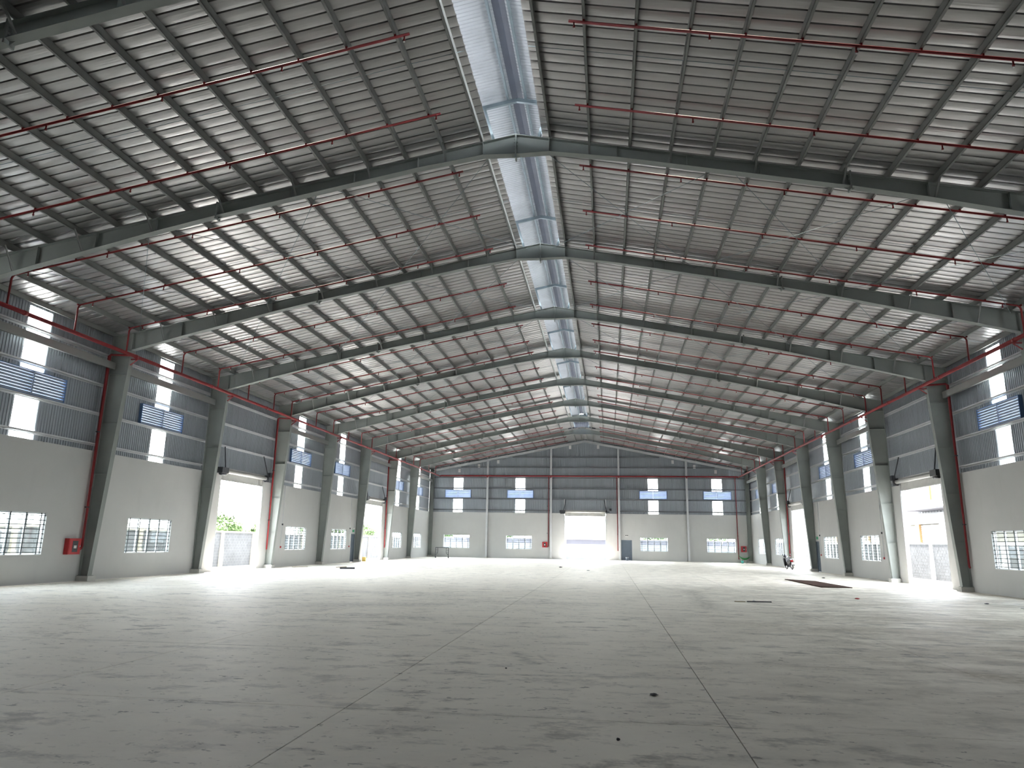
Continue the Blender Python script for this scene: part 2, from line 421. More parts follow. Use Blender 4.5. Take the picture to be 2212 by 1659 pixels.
# end wall with the gable
def end_wall(side):
    o, rz, sg = WALL[side]
    mb = MB()
    ops = [(a, b, *WIN_H) for a, b in FWIN] + [(*FDOOR, 0, HW), (*FPD, 0, 2.28)] if side == 'far' else []
    masonry(mb, -XW, XW, ops, HW, sg)
    root = obj('wall_'+side, mb, MAT['wall'], None, o, rz); WR[side] = root
    tag(root, 'end wall with the big bright doorway, white plaster under a grey sheeted gable' if side == 'far' else 'end wall behind the viewer, white plaster under grey sheeting', 'wall', kind='structure')
    zf = lambda l: zroof(l)-.005
    mb = MB()
    if side == 'near': clad(mb, -XS, XS, HW-.04, zf, sg)
    else:
        c = -XS
        for a, b in FVENT:
            m = (a+b)/2
            clad(mb, c, a, HW-.04 if not (c < 0 < a) else 5.24, zf, sg)
            for p, q in ((a, m-.56), (m+.56, b)): clad(mb, p, q, HW-.04, 6.9, sg); clad(mb, p, q, 7.9, zf, sg)
            clad(mb, m-.56, m+.56, 9.33, zf, sg)
            for z0, z1 in ((HW-.04, 6.9), (7.9, 9.33)):
                m2 = MB(); clad(m2, m-.56, m+.56, z0, z1, sg); obj('translucent_panel', m2, MAT['trans'], root)
            c = b
        clad(mb, c, XS, HW-.04, zf, sg)
    obj('wall_sheeting', mb, MAT['clad'], root)
    for z in (5.55, 6.87, 8.10, 9.38, 10.62, 11.83):
        e = min(XW, (13.5-z)/S)
        for a0, a1 in ([(-e, -4), (4, e)] if z < 6 else [(-e, e)]):
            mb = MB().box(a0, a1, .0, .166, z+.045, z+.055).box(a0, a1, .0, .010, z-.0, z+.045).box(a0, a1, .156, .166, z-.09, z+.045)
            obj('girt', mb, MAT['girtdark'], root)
    if side == 'far':
        for x in (-2.44, 2.38): obj('door_post', MB().box(x-.04, x+.04, -.02, .16, HW, 6.87), MAT['girt'], root)
end_wall('far'); end_wall('near')

# ------------------------------------------------------------------ floor slabs, ground outside
fl = obj('floor', MB().box(-XW-.2, XW+.2, YB-.2, YE+.25, -.30, -.02), MAT['joint'])
tag(fl, 'dusty grey concrete floor of big slabs with dark scuffs and thin joints', 'floor', kind='structure')
G = .006
xb = [-XW] + [-.28+4.1*i for i in range(-4, 5) if -XW+.5 < -.28+4.1*i < XW-.5] + [XW]
yb = [YB+.0] + [y for y in [8.05+4.1*j for j in range(-3, 19)] if YB+.5 < y < YE-.8] + [YE+.2]
slabs = {}
for i in range(len(xb)-1):
    for j in range(len(yb)-1):
        w, d = xb[i+1]-xb[i], yb[j+1]-yb[j]; mk_, fm_ = floor_mat(xb[i], xb[i+1], yb[j], yb[j+1]); key = (round(w,3), round(d,3), mk_)
        if key not in slabs:
            slabs[key] = MB().box(-w/2+G, w/2-G, -d/2+G, d/2-G, -.10, 0).mesh('floor_slab', fm_)
        link('floor_slab', slabs[key], fl, ((xb[i]+xb[i+1])/2, (yb[j]+yb[j+1])/2, 0))
for dn, (a0, a1) in DOOR_W.items():
    for s in (-1, 1): obj('door_threshold', MB().box(min(s*XW, s*(XW+.28)), max(s*XW, s*(XW+.28)), a0, a1, -.12, -.001), MAT['plinth'], fl)
gr = obj('ground', MB().box(-160, 160, -60, 260, -.45, -.16), MAT['ground'])
tag(gr, 'pale concrete yard around the hall seen through the doorways', 'ground', kind='structure')

# ------------------------------------------------------------------ roof
PX = [1.0+1.17*i for i in range(15)]
PW = .35
def pan_mesh(x0, x1, s, n=1):
    prof = [(0,0),(.03,-.004),(.08,-.009),(.15,-.011),(.22,-.009),(.27,-.004),(.300,0),(.310,.050),(.340,.050),(.35,0)]
    mb = MB()
    for k in range(n):
        line = [(y+k*PW, dz) for y, dz in prof]; m = len(line)
        ns = 8; v = []; fs = []
        for a in range(ns+1):
            xx = x0+(x1-x0)*a/ns; v += [(s*xx, y, zroof(xx)+dz) for y, dz in line]
        for a in range(ns):
            fs += [((a*m+i, a*m+i+1, (a+1)*m+i+1, (a+1)*m+i) if s > 0 else (a*m+i+1, a*m+i, (a+1)*m+i, (a+1)*m+i+1)) for i in range(m-1)]
        mb.poly(v, fs)
    return mb.mesh('roof_sheet', MAT['roof'])
OPEN = .78; MON_END = 74.4
y_first = 8.1
CE = {}
for s, nm in ((-1, 'left'), (1, 'right')):
    root = empty('ceiling', (s*9, 40, zroof(9)))
    tag(root, 'sloping silver sheet-metal roof underside, %s of the ridge' % nm, 'ceiling', kind='structure'); CE[nm] = root
    off = (-s*9, -40, -zroof(9))
    mo, mf = pan_mesh(OPEN, 18.95, s), pan_mesh(0.0, 18.95, s)
    y = y_first
    while y < YE+.2:
        link('roof_sheet', (mo if y < MON_END else mf).copy(), root, (off[0], off[1]+y, off[2])); y += PW
    nb = int((y_first-YB+.3)/PW)+1
    o = link('roof_sheet_rows', pan_mesh(OPEN, 18.95, s, nb), root, (off[0], off[1]+y_first-nb*PW, off[2])); o['kind'] = 'stuff'
    def purlin(x, y0, y1, nm='purlin'):
        mb = MB(); t = .009; z = ztop(x); h = .2; fw = .07
        # C section, open towards the eaves
        a = s*x; b = s*(x+fw)
        def q(p0, p1, z0, z1): mb.box(min(p0,p1), max(p0,p1), y0, y1, z0, z1)
        q(a, a+s*t, z, z+h-.004); q(a, b, z, z+t); q(a, b, z+h-.004-t, z+h-.004); q(b-s*t, b, z, z+.022)
        mb.v = [(v[0]+off[0], v[1]+off[1], v[2]+off[2]) for v in mb.v]
        obj(nm, mb, MAT['purlin'], root)
    for x in PX: purlin(x, YB, YE)
    purlin(.30, 74.6, YE); purlin(18.52, YB, YE, 'eave_purlin')
    # sag rods between the purlins in the middle of each bay
    for k in range(0, 9):
        yy = bay0(k)+4.0
        mb = MB().tube([(s*.8+off[0], yy+off[1], ztop(.8)+.10+off[2]), (s*18.4+off[0], yy+off[1], ztop(18.4)+.10+off[2])], .008, 5)
        obj('sag_rod', mb, MAT['galv'], root)

# ridge monitor above the slot
mon = empty('ridge_monitor', (0, 34, ztop(0)))
tag(mon, 'raised ridge ventilator of pale corrugated sheet over the roof slot', 'ridge vent')
mo_ = (0, -34, -ztop(0))
def zm(x): return 15.22 - .2*abs(x)
def shift(mb, d): mb.v = [(v[0]+d[0], v[1]+d[1], v[2]+d[2]) for v in mb.v]; return mb
for s in (-1, 1):
    mb = MB(); y = YB; line = []
    while y < MON_END:
        line += [(y, 0), (y+.045, 0), (y+.06, .02), (y+.10, .02), (y+.115, 0)]; y += .13
    m = len(line); x0, x1 = .17, 1.45
    v = [(s*x0, q, zm(x0)+d) for q, d in line] + [(s*x1, q, zm(x1)+d) for q, d in line]
    mb.poly(v, [(i, i+1, m+i+1, m+i) for i in range(m-1)])
    obj('monitor_sheet', shift(mb, mo_), MAT['monitor'], mon)
    obj('monitor_light_baffle', shift(MB().box(s*1.46-.004, s*1.46+.004, YB, MON_END, zm(1.46)-.80, zm(1.46)), mo_), MAT['monitor'], mon)  # baffle added to cut the daylight entering below the monitor eaves
    for x in (.27, 1.36):
        mb = MB().box(s*x-.03, s*x+.03, YB, MON_END, zm(x)-.13, zm(x)-.004)
        obj('monitor_purlin', shift(mb, mo_), MAT['galv'], mon)
mb = MB().prism([(-.34, zm(.34)+.03), (0, zm(0)+.06), (.34, zm(.34)+.03), (.34, zm(.34)+.045), (0, zm(0)+.075), (-.34, zm(.34)+.045)], 'y', YB, MON_END)
obj('ridge_cap', shift(mb, mo_), MAT['endpanel'], mon)  # dark colour stands in for shade on the underside of the cap
for yk in FY[:-1] + [MON_END-.3]:
    mb = MB()
    for s in (-1, 1):
        mb.beam((s*1.44, yk, zm(1.44)-.20), (0, yk, zm(0)-.20), .09, .12)
    obj('monitor_rafter', shift(mb, mo_), MAT['galv'], mon)
    for s in (-1, 1):
        mb = MB().beam((s*.68, yk, ztop(.68)), (s*.99, yk, zm(.99)-.25), .15, .08, (1,0,0))
        obj('monitor_post', shift(mb, mo_), MAT['galv'], mon)
mb = MB(); n = 27
pts = []
for i in range(n):
    x = -1.44 + 2.88*i/(n-1); pts.append((x, MON_END + (.02 if i % 2 else 0)))
v = [(x, y, zroof(x)-.12) for x, y in pts] + [(x, y, zm(x)-.0) for x, y in pts]
mb.poly(v, [(i, i+1, n+i+1, n+i) for i in range(n-1)])
obj('end_panel', shift(mb, mo_), MAT['endpanel'], mon)

# ------------------------------------------------------------------ portal frames
def frame_meshes():
    ms = {}
    bot = [(0,13.15),(1.0,13.17),(3.0,ztop(3)-.36),(9.4,ztop(9.4)-.385),(11.4,ztop(11.4)-.445),(13.4,ztop(13.4)-.55),(15.4,ztop(15.4)-.65),(17.62,ztop(17.62)-.79)]
    def zb(x):
        for (p, q) in zip(bot, bot[1:]):
            if p[0] <= x <= q[0]: return p[1]+(q[1]-p[1])*(x-p[0])/(q[0]-p[0])
        return bot[-1][1]
    ms['zb'] = zb
    FWD = .25
    for s in (-1, 1):
        mb = MB()
        poly = [(s*x, z) for x, z in bot] + [(s*17.62, ztop(17.62)), (0, ztop(0))]
        mb.prism(poly, 'y', -.006, .006)
        mb.beam((0,0,ztop(0)-.008), (s*17.62,0,ztop(17.62)-.008), FWD, .016)
        for p, q in zip(bot, bot[1:]): mb.beam((s*p[0],0,p[1]+.008), (s*q[0],0,q[1]+.008), FWD, .016)
        ms['rafter', s] = mb.mesh('rafter', MAT['steel'])
        mb = MB()
        mb.prism([(s*18.58,.20),(s*18.58,ztop(18.58)),(s*17.62,ztop(17.62)),(s*17.62,9.61),(s*18.19,.20)], 'y', -.006, .006)
        mb.beam((s*18.57,0,.20), (s*18.57,0,ztop(18.58)), .25, .016, (1,0,0))
        mb.beam((s*18.19,0,.20), (s*17.62,0,9.61), .25, .018, (1,0,0))
        mb.beam((s*17.62,0,9.60), (s*17.62,0,ztop(17.62)), .25, .018, (1,0,0))
        mb.beam((s*17.62,0,ztop(17.62)-.008), (s*18.6,0,ztop(18.6)-.008), .25, .016)
        mb.beam((s*17.62,0,9.62), (s*18.58,0,9.62), .24, .014)
        mb.box(min(s*18.14,s*18.6), max(s*18.14,s*18.6), -.17, .17, .20, .222)
        ms['column', s] = mb.mesh('column', MAT['steel'])
        ms['plinth', s] = MB().box(min(s*18.07,s*18.6), max(s*18.07,s*18.6), -.23, .23, 0, .20).mesh('plinth', MAT['plinth'])
        for z in (2.15, 4.3, 6.45, 8.55):
            xi = 18.19 - (18.19-17.62)*(z-.2)/9.41
            mb = MB().box(min(s*xi,s*18.57), max(s*xi,s*18.57), -.11, .11, z-.006, z+.006)
            ms['colstiff', s, z] = mb.mesh('column_stiffener', MAT['steel'])
        for x in (1.0, 3.0, 5.0, 7.0, 11.4, 13.4, 15.4):
            mb = MB().box(s*x-.006, s*x+.006, -.11, .11, zb(x)+.01, ztop(x)-.01)
            ms['stiff', s, x] = mb.mesh('web_stiffener', MAT['steel'])
        x = 9.4   # bolted splice
        mb = MB().box(s*x-.022, s*x+.022, -.13, .13, zb(x)-.10, ztop(x)+.07)
        mb.prism([(s*(x-.17), zb(x)), (s*(x+.17), zb(x)), (s*x, zb(x)-.10)], 'y', -.008, .008)
        for j in range(5):
            for dy in (-.07, .07): mb.tube([(s*x-.045, dy, zb(x)+.03+.085*j), (s*x+.045, dy, zb(x)+.03+.085*j)], .014, 6)
        ms['splice', s] = mb.mesh('splice_plate', MAT['steel'])
        for x in PX[1::2]:
            mb = MB()
            for d in (-1, 1): mb.beam((s*x, d*.06, zb(x)+.02), (s*x, d*.50, ztop(x)+.06), .05, .006, (1,0,0))
            for d in (-1, 1): mb.beam((s*x+.025, d*.06, zb(x)+.02), (s*x+.025, d*.50, ztop(x)+.06), .006, .05, (1,0,0))
            ms['brace', s, x] = mb.mesh('flange_brace', MAT['purlin'])
    mb = MB().box(-.02, .02, -.12, .12, 13.02, ztop(0)+.02)
    for j in range(5):
        for dy in (-.07, .07): mb.tube([(-.05, dy, 13.22+.11*j), (.05, dy, 13.22+.11*j)], .014, 6)
    ms['apex'] = mb.mesh('apex_plate', MAT['steel'])
    return ms
FM = frame_meshes(); zb = FM['zb']
FLAB = ['grey-green steel portal frame overhead at the near upper left corner', 'nearest grey-green steel portal frame spanning the whole roof',
        'second steel portal frame, its left column beside the red fire cabinet', 'third steel portal frame, columns just before the near doorways',
        'fourth steel portal frame, columns just beyond the near doorways', 'fifth steel portal frame, midway down the hall',
        'sixth steel portal frame, columns beside the small slate side doors', 'seventh steel portal frame, just beyond the farther side doorways',
        'eighth steel portal frame, farthest one before the gable end']
for k, yk in enumerate(FY):
    fr = tag(empty('portal_frame', (0, yk, 0)), FLAB[k], 'steel frame', 'portal frames across the hall')
    for s in (-1, 1):
        link('rafter', FM['rafter', s], fr); c = link('column', FM['column', s], fr); link('plinth', FM['plinth', s], fr)
        for z in (2.15, 4.3, 6.45, 8.55): link('column_stiffener', FM['colstiff', s, z], c)
        for x in (1.0, 3.0, 5.0, 7.0, 11.4, 13.4, 15.4): link('web_stiffener', FM['stiff', s, x], fr)
        link('splice_plate', FM['splice', s], fr)
        for x in PX[1::2]: link('flange_brace', FM['brace', s, x], fr)
    link('apex_plate', FM['apex'], fr)

# gable frame
gf = tag(empty('gable_frame', (0, YE-.18, 0)), 'slim grey steel gable frame standing against the end wall', 'steel frame')
for s in (-1, 1):
    mb = MB()
    mb.beam((0,0,ztop(0)-.13), (s*18.5,0,ztop(18.5)-.13), .012, .22); 
    for dz in (-.01, -.26): mb.beam((0,0,ztop(0)+dz), (s*18.55,0,ztop(18.55)+dz), .2, .014)
    obj('rafter', mb, MAT['girt'], gf)
    mb = MB().box(min(s*18.15,s*18.58), max(s*18.15,s*18.58), -.006, .006, .2, ztop(18.3))
    for x in (18.16, 18.57): mb.box(s*x-.008, s*x+.008, -.11, .11, .2, ztop(18.3))
    for z in (2.1, 4.2, 6.3): mb.box(min(s*18.16,s*18.57), max(s*18.16,s*18.57), -.10, .10, z-.015, z+.015)
    obj('corner_column', mb, MAT['steel'], gf)
    obj('plinth', MB().box(min(s*18.1,s*18.59), max(s*18.1,s*18.59), -.14, .16, 0, .2), MAT['plinth'], gf)
for x in (-11.6, -4.0, 3.9, 11.65):
    mb = MB().box(x-.006, x+.006, -.09, .15, .15, ztop(x)-.27)
    for y in (-.09, .145): mb.box(x-.10, x+.10, y-.007, y+.007, .15, ztop(x)-.27)
    obj('gable_post', mb, MAT['girt'], gf)
    obj('plinth', MB().box(x-.16, x+.16, -.16, .17, 0, .15), MAT['plinth'], gf)

# diagonal rods under the roof
NODES = [.5, 6.1, 11.7, 17.4]
for k in (1, 2, 3, 4):
    for s, nm in ((-1, 'left'), (1, 'right')):
        for i in range(3):
            r = tag(empty('roof_brace', (s*(NODES[i]+NODES[i+1])/2, bay0(k)+4, ztop((NODES[i]+NODES[i+1])/2)-.10)),
                    'thin crossed tie rods under %s roof slope, %s bay from the viewer, %s from ridge' % (nm, ORD[k-1], ORD[i]), 'tie rods', 'crossed roof tie rods')
            for a, b in ((NODES[i], NODES[i+1]), (NODES[i+1], NODES[i])):
                mb = MB().tube([(s*a, bay0(k)+.05, ztop(a)-.10), (s*b, bay0(k+1)-.05, ztop(b)-.10)], .009, 5)
                obj('tie_rod', shift(mb, tuple(-c for c in r.location)), MAT['galv'], r)

# longitudinal struts between the column heads
for s, nm, bays in ((-1, 'left', (1,2,4,6,8)), (1, 'right', (1,2,4,6,8))):
    for k in bays:
        a0, a1 = bay0(k)+.03, (bay0(k+1)-.03 if k < 8 else YE-.28)
        L = a1-a0
        mb = MB().box(-.05, .05, -L/2, L/2, 0, .012).box(-.05, .05, -L/2, L/2, .288, .30).box(s*-.05-.006, s*-.05+.006, -L/2, L/2, 0, .30)
        mb.box(-.05, .05, -L/2, -L/2+.02, 0, .3).box(-.05, .05, L/2-.02, L/2, 0, .3)
        o = obj('strut', mb, MAT['purlin'], None, (s*18.36, (a0+a1)/2, 8.76))
        tag(o, 'horizontal grey channel strut on %s wall in %s bay' % (nm, ORD[k-1]), 'strut', 'struts between the columns')

# ------------------------------------------------------------------ things on the walls
def on_wall(side, a, z=0.0):
    """world location and rotation for a root at coordinate a on the inner face (local x along the wall, local y outwards)"""
    if side == 'left': return (-XW, a, z), math.pi/2
    if side == 'right': return (XW, a, z), -math.pi/2
    if side == 'near': return (a, YB, z), math.pi
    return (a, YE, z), 0.0
HID = {}
def shared(key, fn):
    if key not in HID: HID[key] = fn()
    return HID[key]
def portal(side, a, z, w, h, off=.24):
    (x, y, zz), rz = on_wall(side, a, z)
    ld = bpy.data.lights.new('daylight_portal', 'AREA'); ld.shape = 'RECTANGLE'; ld.size = w; ld.size_y = h
    try: ld.cycles.is_portal = True
    except Exception: return
    o = bpy.data.objects.new('daylight_portal', ld); COL.objects.link(o)
    d = {'left': Vector((1,0,0)), 'right': Vector((-1,0,0)), 'far': Vector((0,-1,0)), 'near': Vector((0,1,0))}[side]
    o.location = Vector((x, y, zz)) - d*off
    o.rotation_euler = d.to_track_quat('-Z', 'Y').to_euler()

nwin = 0
def window(side, a, w, label, pt=True):
    global nwin; nwin += 1
    loc, rz = on_wall(side, a, WIN_H[0]); h = WIN_H[1]-WIN_H[0]; hw = w/2; key = round(w, 3)
    def fm():
        mb = MB()
        for z0, z1 in ((0, .05), (h-.05, h)): mb.box(-hw, hw, .07, .15, z0, z1)
        for x0, x1 in ((-hw, -hw+.05), (hw-.05, hw)): mb.box(x0, x1, .07, .15, .05, h-.05)
        return mb.mesh('window_frame', MAT['alu'])
    root = link('window_%d' % nwin, shared(('wf', key), fm), None, loc, rz)
    tag(root, label, 'window', kind='structure')
    pw = (w-.10)/4
    for i in range(1, 4):
        link('mullion', shared('mul', lambda: MB().box(-.032, .032, .08, .14, .05, h-.05).mesh('mullion', MAT['alu'])), root, (-hw+.05+i*pw, 0, 0))
    for i in range(4):
        link('pane', shared(('pane', key), lambda: MB().box(-pw/2+.03, pw/2-.03, .108, .114, .05, h-.05).mesh('pane', MAT['glass'])), root, (-hw+.05+(i+.5)*pw, 0, 0))
    nh = 9 if side != 'far' else 7
    for i in range(nh):
        link('grille_bar', shared(('gh', key), lambda: MB().box(-hw+.002, hw-.002, .030, .050, -.014, .014).mesh('grille_bar', MAT['bar'])), root, (0, 0, .10+(h-.2)*i/(nh-1)))
    for i in range(5):
        link('grille_upright', shared('gv', lambda: MB().box(-.022, .022, .050, .062, .002, h-.002).mesh('grille_upright', MAT['bar'])), root, (-hw+.20+(w-.40)*i/4, 0, 0))
    link('window_sill', shared(('sill', key), lambda: MB().box(-hw, hw, -.012, .07, -.0, .018).mesh('window_sill', MAT['white'])), root, (0, 0, 0))
    if pt: portal(side, a, WIN_H[0]+h/2, w, h)

def vent(side, a, w, z0, z1, label):
    loc, rz = on_wall(side, a, z0); h = z1-z0; hw = w/2; key = (round(w,2), round(h,2))
    root = tag(empty('louvre_vent', loc, rz), label, 'vent', 'blue louvre vents in the upper walls')
    def fm():
        mb = MB()
        for p, q in ((0, .035), (h-.035, h)): mb.box(-hw, hw, .03, .20, p, q)
        for p, q in ((-hw, -hw+.035), (hw-.035, hw)): mb.box(p, q, .03, .20, .035, h-.035)
        return mb.mesh('frame', MAT['bluedark'])
    link('frame', shared(('vf', key), fm), root)
    link('mullion', shared(('vm', key), lambda: MB().box(-.025, .025, .035, .18, .035, h-.035).mesh('mullion', MAT['blue'])), root)
    sw = hw-.06; n = 8
    def sl(): return MB().beam((-sw/2, .12, -.012), (sw/2, .132, -.024), .150, .005, (0, .70, .71)).box(-sw/2, sw/2, .070, .076, -.044, .046).mesh('slat', MAT['blue'])
    me = shared(('sl', key), sl)
    for side_ in (-1, 1):
        for i in range(n): link('slat', me, root, (side_*(sw/2+.03), 0, .085+(h-.17)*i/(n-1)))

for side in ('left', 'right'):
    portal(side, bc(0), 7.7, 1.1, 5.0)
    for n, k in enumerate([k for k in WBAYS if k > 0]):
        window(side, bc(k), 2*WHW, 'barred sliding window in the white %s wall, %s from the viewer' % (side, ORD[n]))
        vent(side, bc(k), 3.28, 6.85, 7.80, 'blue louvre vent on %s wall, %s from the viewer' % (side, ORD[n]))
        portal(side, bc(k), 7.7, 1.1, 5.0)
for n, (a, b) in enumerate(FWIN):
    window('far', (a+b)/2, b-a, 'barred window in the white end wall, %s from its left corner' % ORD[n])
for n, (a, b) in enumerate(FVENT):
    vent('far', (a+b)/2, b-a, 6.9, 7.9, 'blue louvre vent on the end wall, %s from the left' % ORD[n])
    portal('far', (a+b)/2, 7.27, 1.1, 4.1)

# hinged doors
ndoor = 0
def side_door(side, a0, a1, label):
    global ndoor; ndoor += 1
    w = a1-a0; loc, rz = on_wall(side, (a0+a1)/2)
    mb = MB()
    for p, q in ((-w/2, -w/2+.05), (w/2-.05, w/2)): mb.box(p, q, -.01, .12, 0, 2.28)
    mb.box(-w/2+.05, w/2-.05, -.01, .12, 2.22, 2.28)
    root = obj('door_%d' % ndoor, mb, MAT['doorgrey'], None, loc, rz); tag(root, label, 'door', kind='structure')
    obj('door_leaf', MB().box(-w/2+.052, w/2-.052, .03, .075, .01, 2.215), MAT['doorgrey'], root)
    hd = MB().tube([(w/2-.12, .03, 1.05), (w/2-.12, -.02, 1.05), (w/2-.22, -.02, 1.05)], .011, 6)
    obj('door_handle', hd, MAT['chrome'], root)
side_door('left', *PD['left'], 'narrow slate-grey side door in the left wall beside a column')
side_door('right', *PD['right'], 'narrow slate-grey side door in the right wall beside a column')
side_door('far', *FPD, 'slate-grey door in the end wall right of the big doorway')

# roller shutters over the big doorways
def shutter(side, a0, a1, label, motor_at):
    w = a1-a0; loc, rz = on_wall(side, (a0+a1)/2); hw = w/2
    root = tag(empty('roller_shutter', loc, rz), label, 'roller shutter', 'raised roller shutters')
    mb = MB(); line = []; x = -hw+.02
    while x < hw-.04: line += [(x, 0), (x+.03, 0), (x+.042, .012), (x+.068, .012)]; x += .08
    line.append((hw-.02, 0)); m = len(line)
    for dy in (0, .004):
        mb.poly([(l, .06+d+dy, 4.97) for l, d in line]+[(l, .06+d+dy, 5.42) for l, d in line], [(i, i+1, m+i+1, m+i) for i in range(m-1)])
    obj('curtain', mb, MAT['shutter'], root)
    obj('bottom_rail', MB().box(-hw+.02, hw-.02, .045, .085, 4.92, 4.97), MAT['shutter'], root)
    obj('roller', MB().tube([(-hw-.05, -.12, 5.42), (hw+.05, -.12, 5.42)], .115, 14), MAT['shutter'], root)
    obj('roller_shaft', MB().tube([(-hw-.42, -.12, 5.42), (hw+.42, -.12, 5.42)], .03, 8), MAT['dark'], root)
    obj('lintel_rail', MB().box(-hw-.1, hw+.1, .0, .09, 5.52, 5.62), MAT['shutter'], root)
    for s in (-1, 1):
        obj('side_guide', MB().box(s*(hw-.03)-.03, s*(hw-.03)+.03, .03, .10, 0, 4.97), MAT['alu'], root)
        obj('end_bracket', MB().box(s*(hw+.10)-.012, s*(hw+.10)+.012, -.28, .0, 5.22, 5.62), MAT['dark'], root)
        st = MB().beam((s*(hw+.06), -.22, 5.6), (s*(hw-.16), .05, 6.78), .045, .045)
        obj('stay', st, MAT['dark'], root)
    s = motor_at
    mb = MB().box(s*(hw+.18)-.38, s*(hw+.18)+.28, -.36, -.02, 5.28, 5.58)
    mb.tube([(s*(hw+.18)-.30, -.19, 5.24), (s*(hw+.18)+.22, -.19, 5.24)], .09, 10)
    obj('motor_box', mb, MAT['black'] if side == 'right' else MAT['dark'], root)
    s = -motor_at
    mb = MB().tube([(s*(hw-.02), -.12, 5.42), (s*(hw+.14), -.12, 5.42)], .17, 14)
    obj('end_drum', mb, MAT['black'] if side == 'right' else MAT['dark'], root)
    obj('control_box', MB().box(s*(hw+.55)-.13, s*(hw+.55)+.13, -.20, 0.0, 5.55, 5.82), MAT['dark'], root)
    portal(side, (a0+a1)/2, 2.5, w, 4.95)
shutter('left', *DOOR_W[3], 'raised roller shutter above the nearer doorway in the left wall', -1)
shutter('left', *DOOR_W[6], 'raised roller shutter above the farther doorway in the left wall', -1)
shutter('right', *DOOR_W[3], 'raised roller shutter with black motor above the nearer doorway in the right wall', 1)
shutter('right', *DOOR_W[6], 'raised roller shutter above the farther doorway in the right wall', 1)
shutter('far', *FDOOR, 'raised roller shutter above the big doorway in the end wall', -1)
# white plastered door reveals: low step at the farther left doorway
yb_ = obj('yellow_block', MB().box(-.16, .16, -.12, .12, 0, .34).box(-.14,.14,-.10,.10,.34,.36), MAT['yellow'], None, (-18.30, 60.75, 0))
tag(yb_, 'small yellow block at the foot of the farther left doorway', 'block')

# ------------------------------------------------------------------ fire pipes
def zmain(y): return 9.30 + .0026*(y-20)
for s, nm in ((-1, 'left'), (1, 'right')):
    r = tag(empty('fire_main', (s*17.40, 46, zmain(46))), 'thick red fire main running along the heads of the %s columns' % nm, 'pipe')
    off = tuple(-c for c in r.location)
    obj('main_pipe', shift(MB().tube([(s*17.40, 9.0, zmain(9)), (s*17.40, 83.75, zmain(83.75))], .075, 12), off), MAT['red'], r)
    for yk in FY:
        xi = 17.64
        mb = MB().beam((s*xi, yk-.03, zmain(yk)-.11), (s*(xi-.34), yk-.03, zmain(yk)-.11), .05, .05).beam((s*(xi+.0), yk-.03, zmain(yk)-.36), (s*(xi-.30), yk-.03, zmain(yk)-.13), .04, .04)
        obj('pipe_bracket', shift(mb, off), MAT['red'], r)
    for yj in range(15, 84, 6):
        obj('pipe_coupling', shift(MB().tube([(s*17.40, yj, zmain(yj)), (s*17.40, yj+.14, zmain(yj))], .088, 12), off), MAT['red'], r)
r = tag(empty('fire_main', (0, 83.75, 9.5)), 'red fire main crossing the end wall above the louvre vents', 'pipe'); off = (0, -83.75, -9.5)
obj('main_pipe', shift(MB().tube([(-17.40, 83.75, zmain(83.75)), (-17.40+.25, 83.78, 9.52), (17.15, 83.78, 9.52), (17.40, 83.75, zmain(83.75))], .08, 12), off), MAT['red'], r)
for x in (-11.6, -4.0, 3.9, 11.65): obj('pipe_bracket', shift(MB().box(x-.06, x+.06, 83.72, 84.03, 9.33, 9.43), off), MAT['red'], r)

BR_Y = [10.40,13.94,17.12,20.28,23.40,26.40,30.40,33.62,36.80,39.95,42.40,46.40,49.60,52.75,55.70,58.40,62.40,65.60,68.75,71.90,74.40,78.40,81.60]
def zbr(x): return 13.75 - S*x
bm = {}
def branch_mesh(s, zend):
    p = [(s*1.86, 0, zbr(1.86)), (s*17.30, 0, zbr(17.30)), (s*17.37, 0, zbr(17.37)-.05), (s*17.40, 0, zbr(17.4)-.12), (s*17.40, 0, zend)]
    return MB().tube(p, .032, 8).mesh('branch_pipe', MAT['red'])
hm = MB().tube([(0,0,0),(0,0,-.10)], .018, 6).lathe([(.024,-.13),(.030,-.10),(.012,-.09)], n=8).mesh('sprinkler_head', MAT['red'])
hm2 = MB().lathe([(.022,-.165),(.022,-.155),(.006,-.13)], n=8).mesh('deflector', MAT['lampwhite'])
clm = MB().box(-.02,.02,-.045,.045,.0,.052).mesh('pipe_clip', MAT['red'])
for s, nm in ((-1, 'left'), (1, 'right')):
    for n, y in enumerate(BR_Y):
        r = tag(empty('sprinkler_pipe', (0, y, 0)), 'thin red sprinkler pipe under the %s roof slope, %s from the viewer' % (nm, ORD[n]), 'pipe', 'sprinkler branch pipes')
        link('branch_pipe', branch_mesh(s, zmain(y)+.072), r)
        for x in (1.98, 4.95, 7.95, 10.95, 13.95, 16.8):
            h = link('sprinkler_head', hm, r, (s*x, 0, zbr(x)-.025)); link('deflector', hm2, h)
        for x in PX[1:]: link('pipe_clip', clm, r, (s*x+s*.03, 0, zbr(x)-.005))
def riser(pts, label, rad=.045):
    pts = [Vector(p) for p in pts]; b = pts[-1]
    r = tag(empty('fire_riser', tuple(b)), label, 'pipe', 'red fire drop pipes')
    obj('drop_pipe', MB().tube([p-b for p in pts], rad, 10), MAT['red'], r)
    zz = [z for z in (2.9, 6.0) if b.z < z < pts[0].z]
    for z in zz: obj('pipe_clamp', MB().box(pts[-1].x-b.x-.06, pts[-1].x-b.x+.06, pts[-2].y-b.y-.06, pts[-2].y-b.y+.06, z-b.z, z-b.z+.04), MAT['dark'], r)
riser([(-17.478,26.82,9.32),(-18.40,26.82,9.36),(-18.47,26.82,9.30),(-18.47,26.82,1.36),(-18.47,26.78,1.28),(-18.47,26.70,1.24)], 'red drop pipe beside the left column down to the fire cabinet')
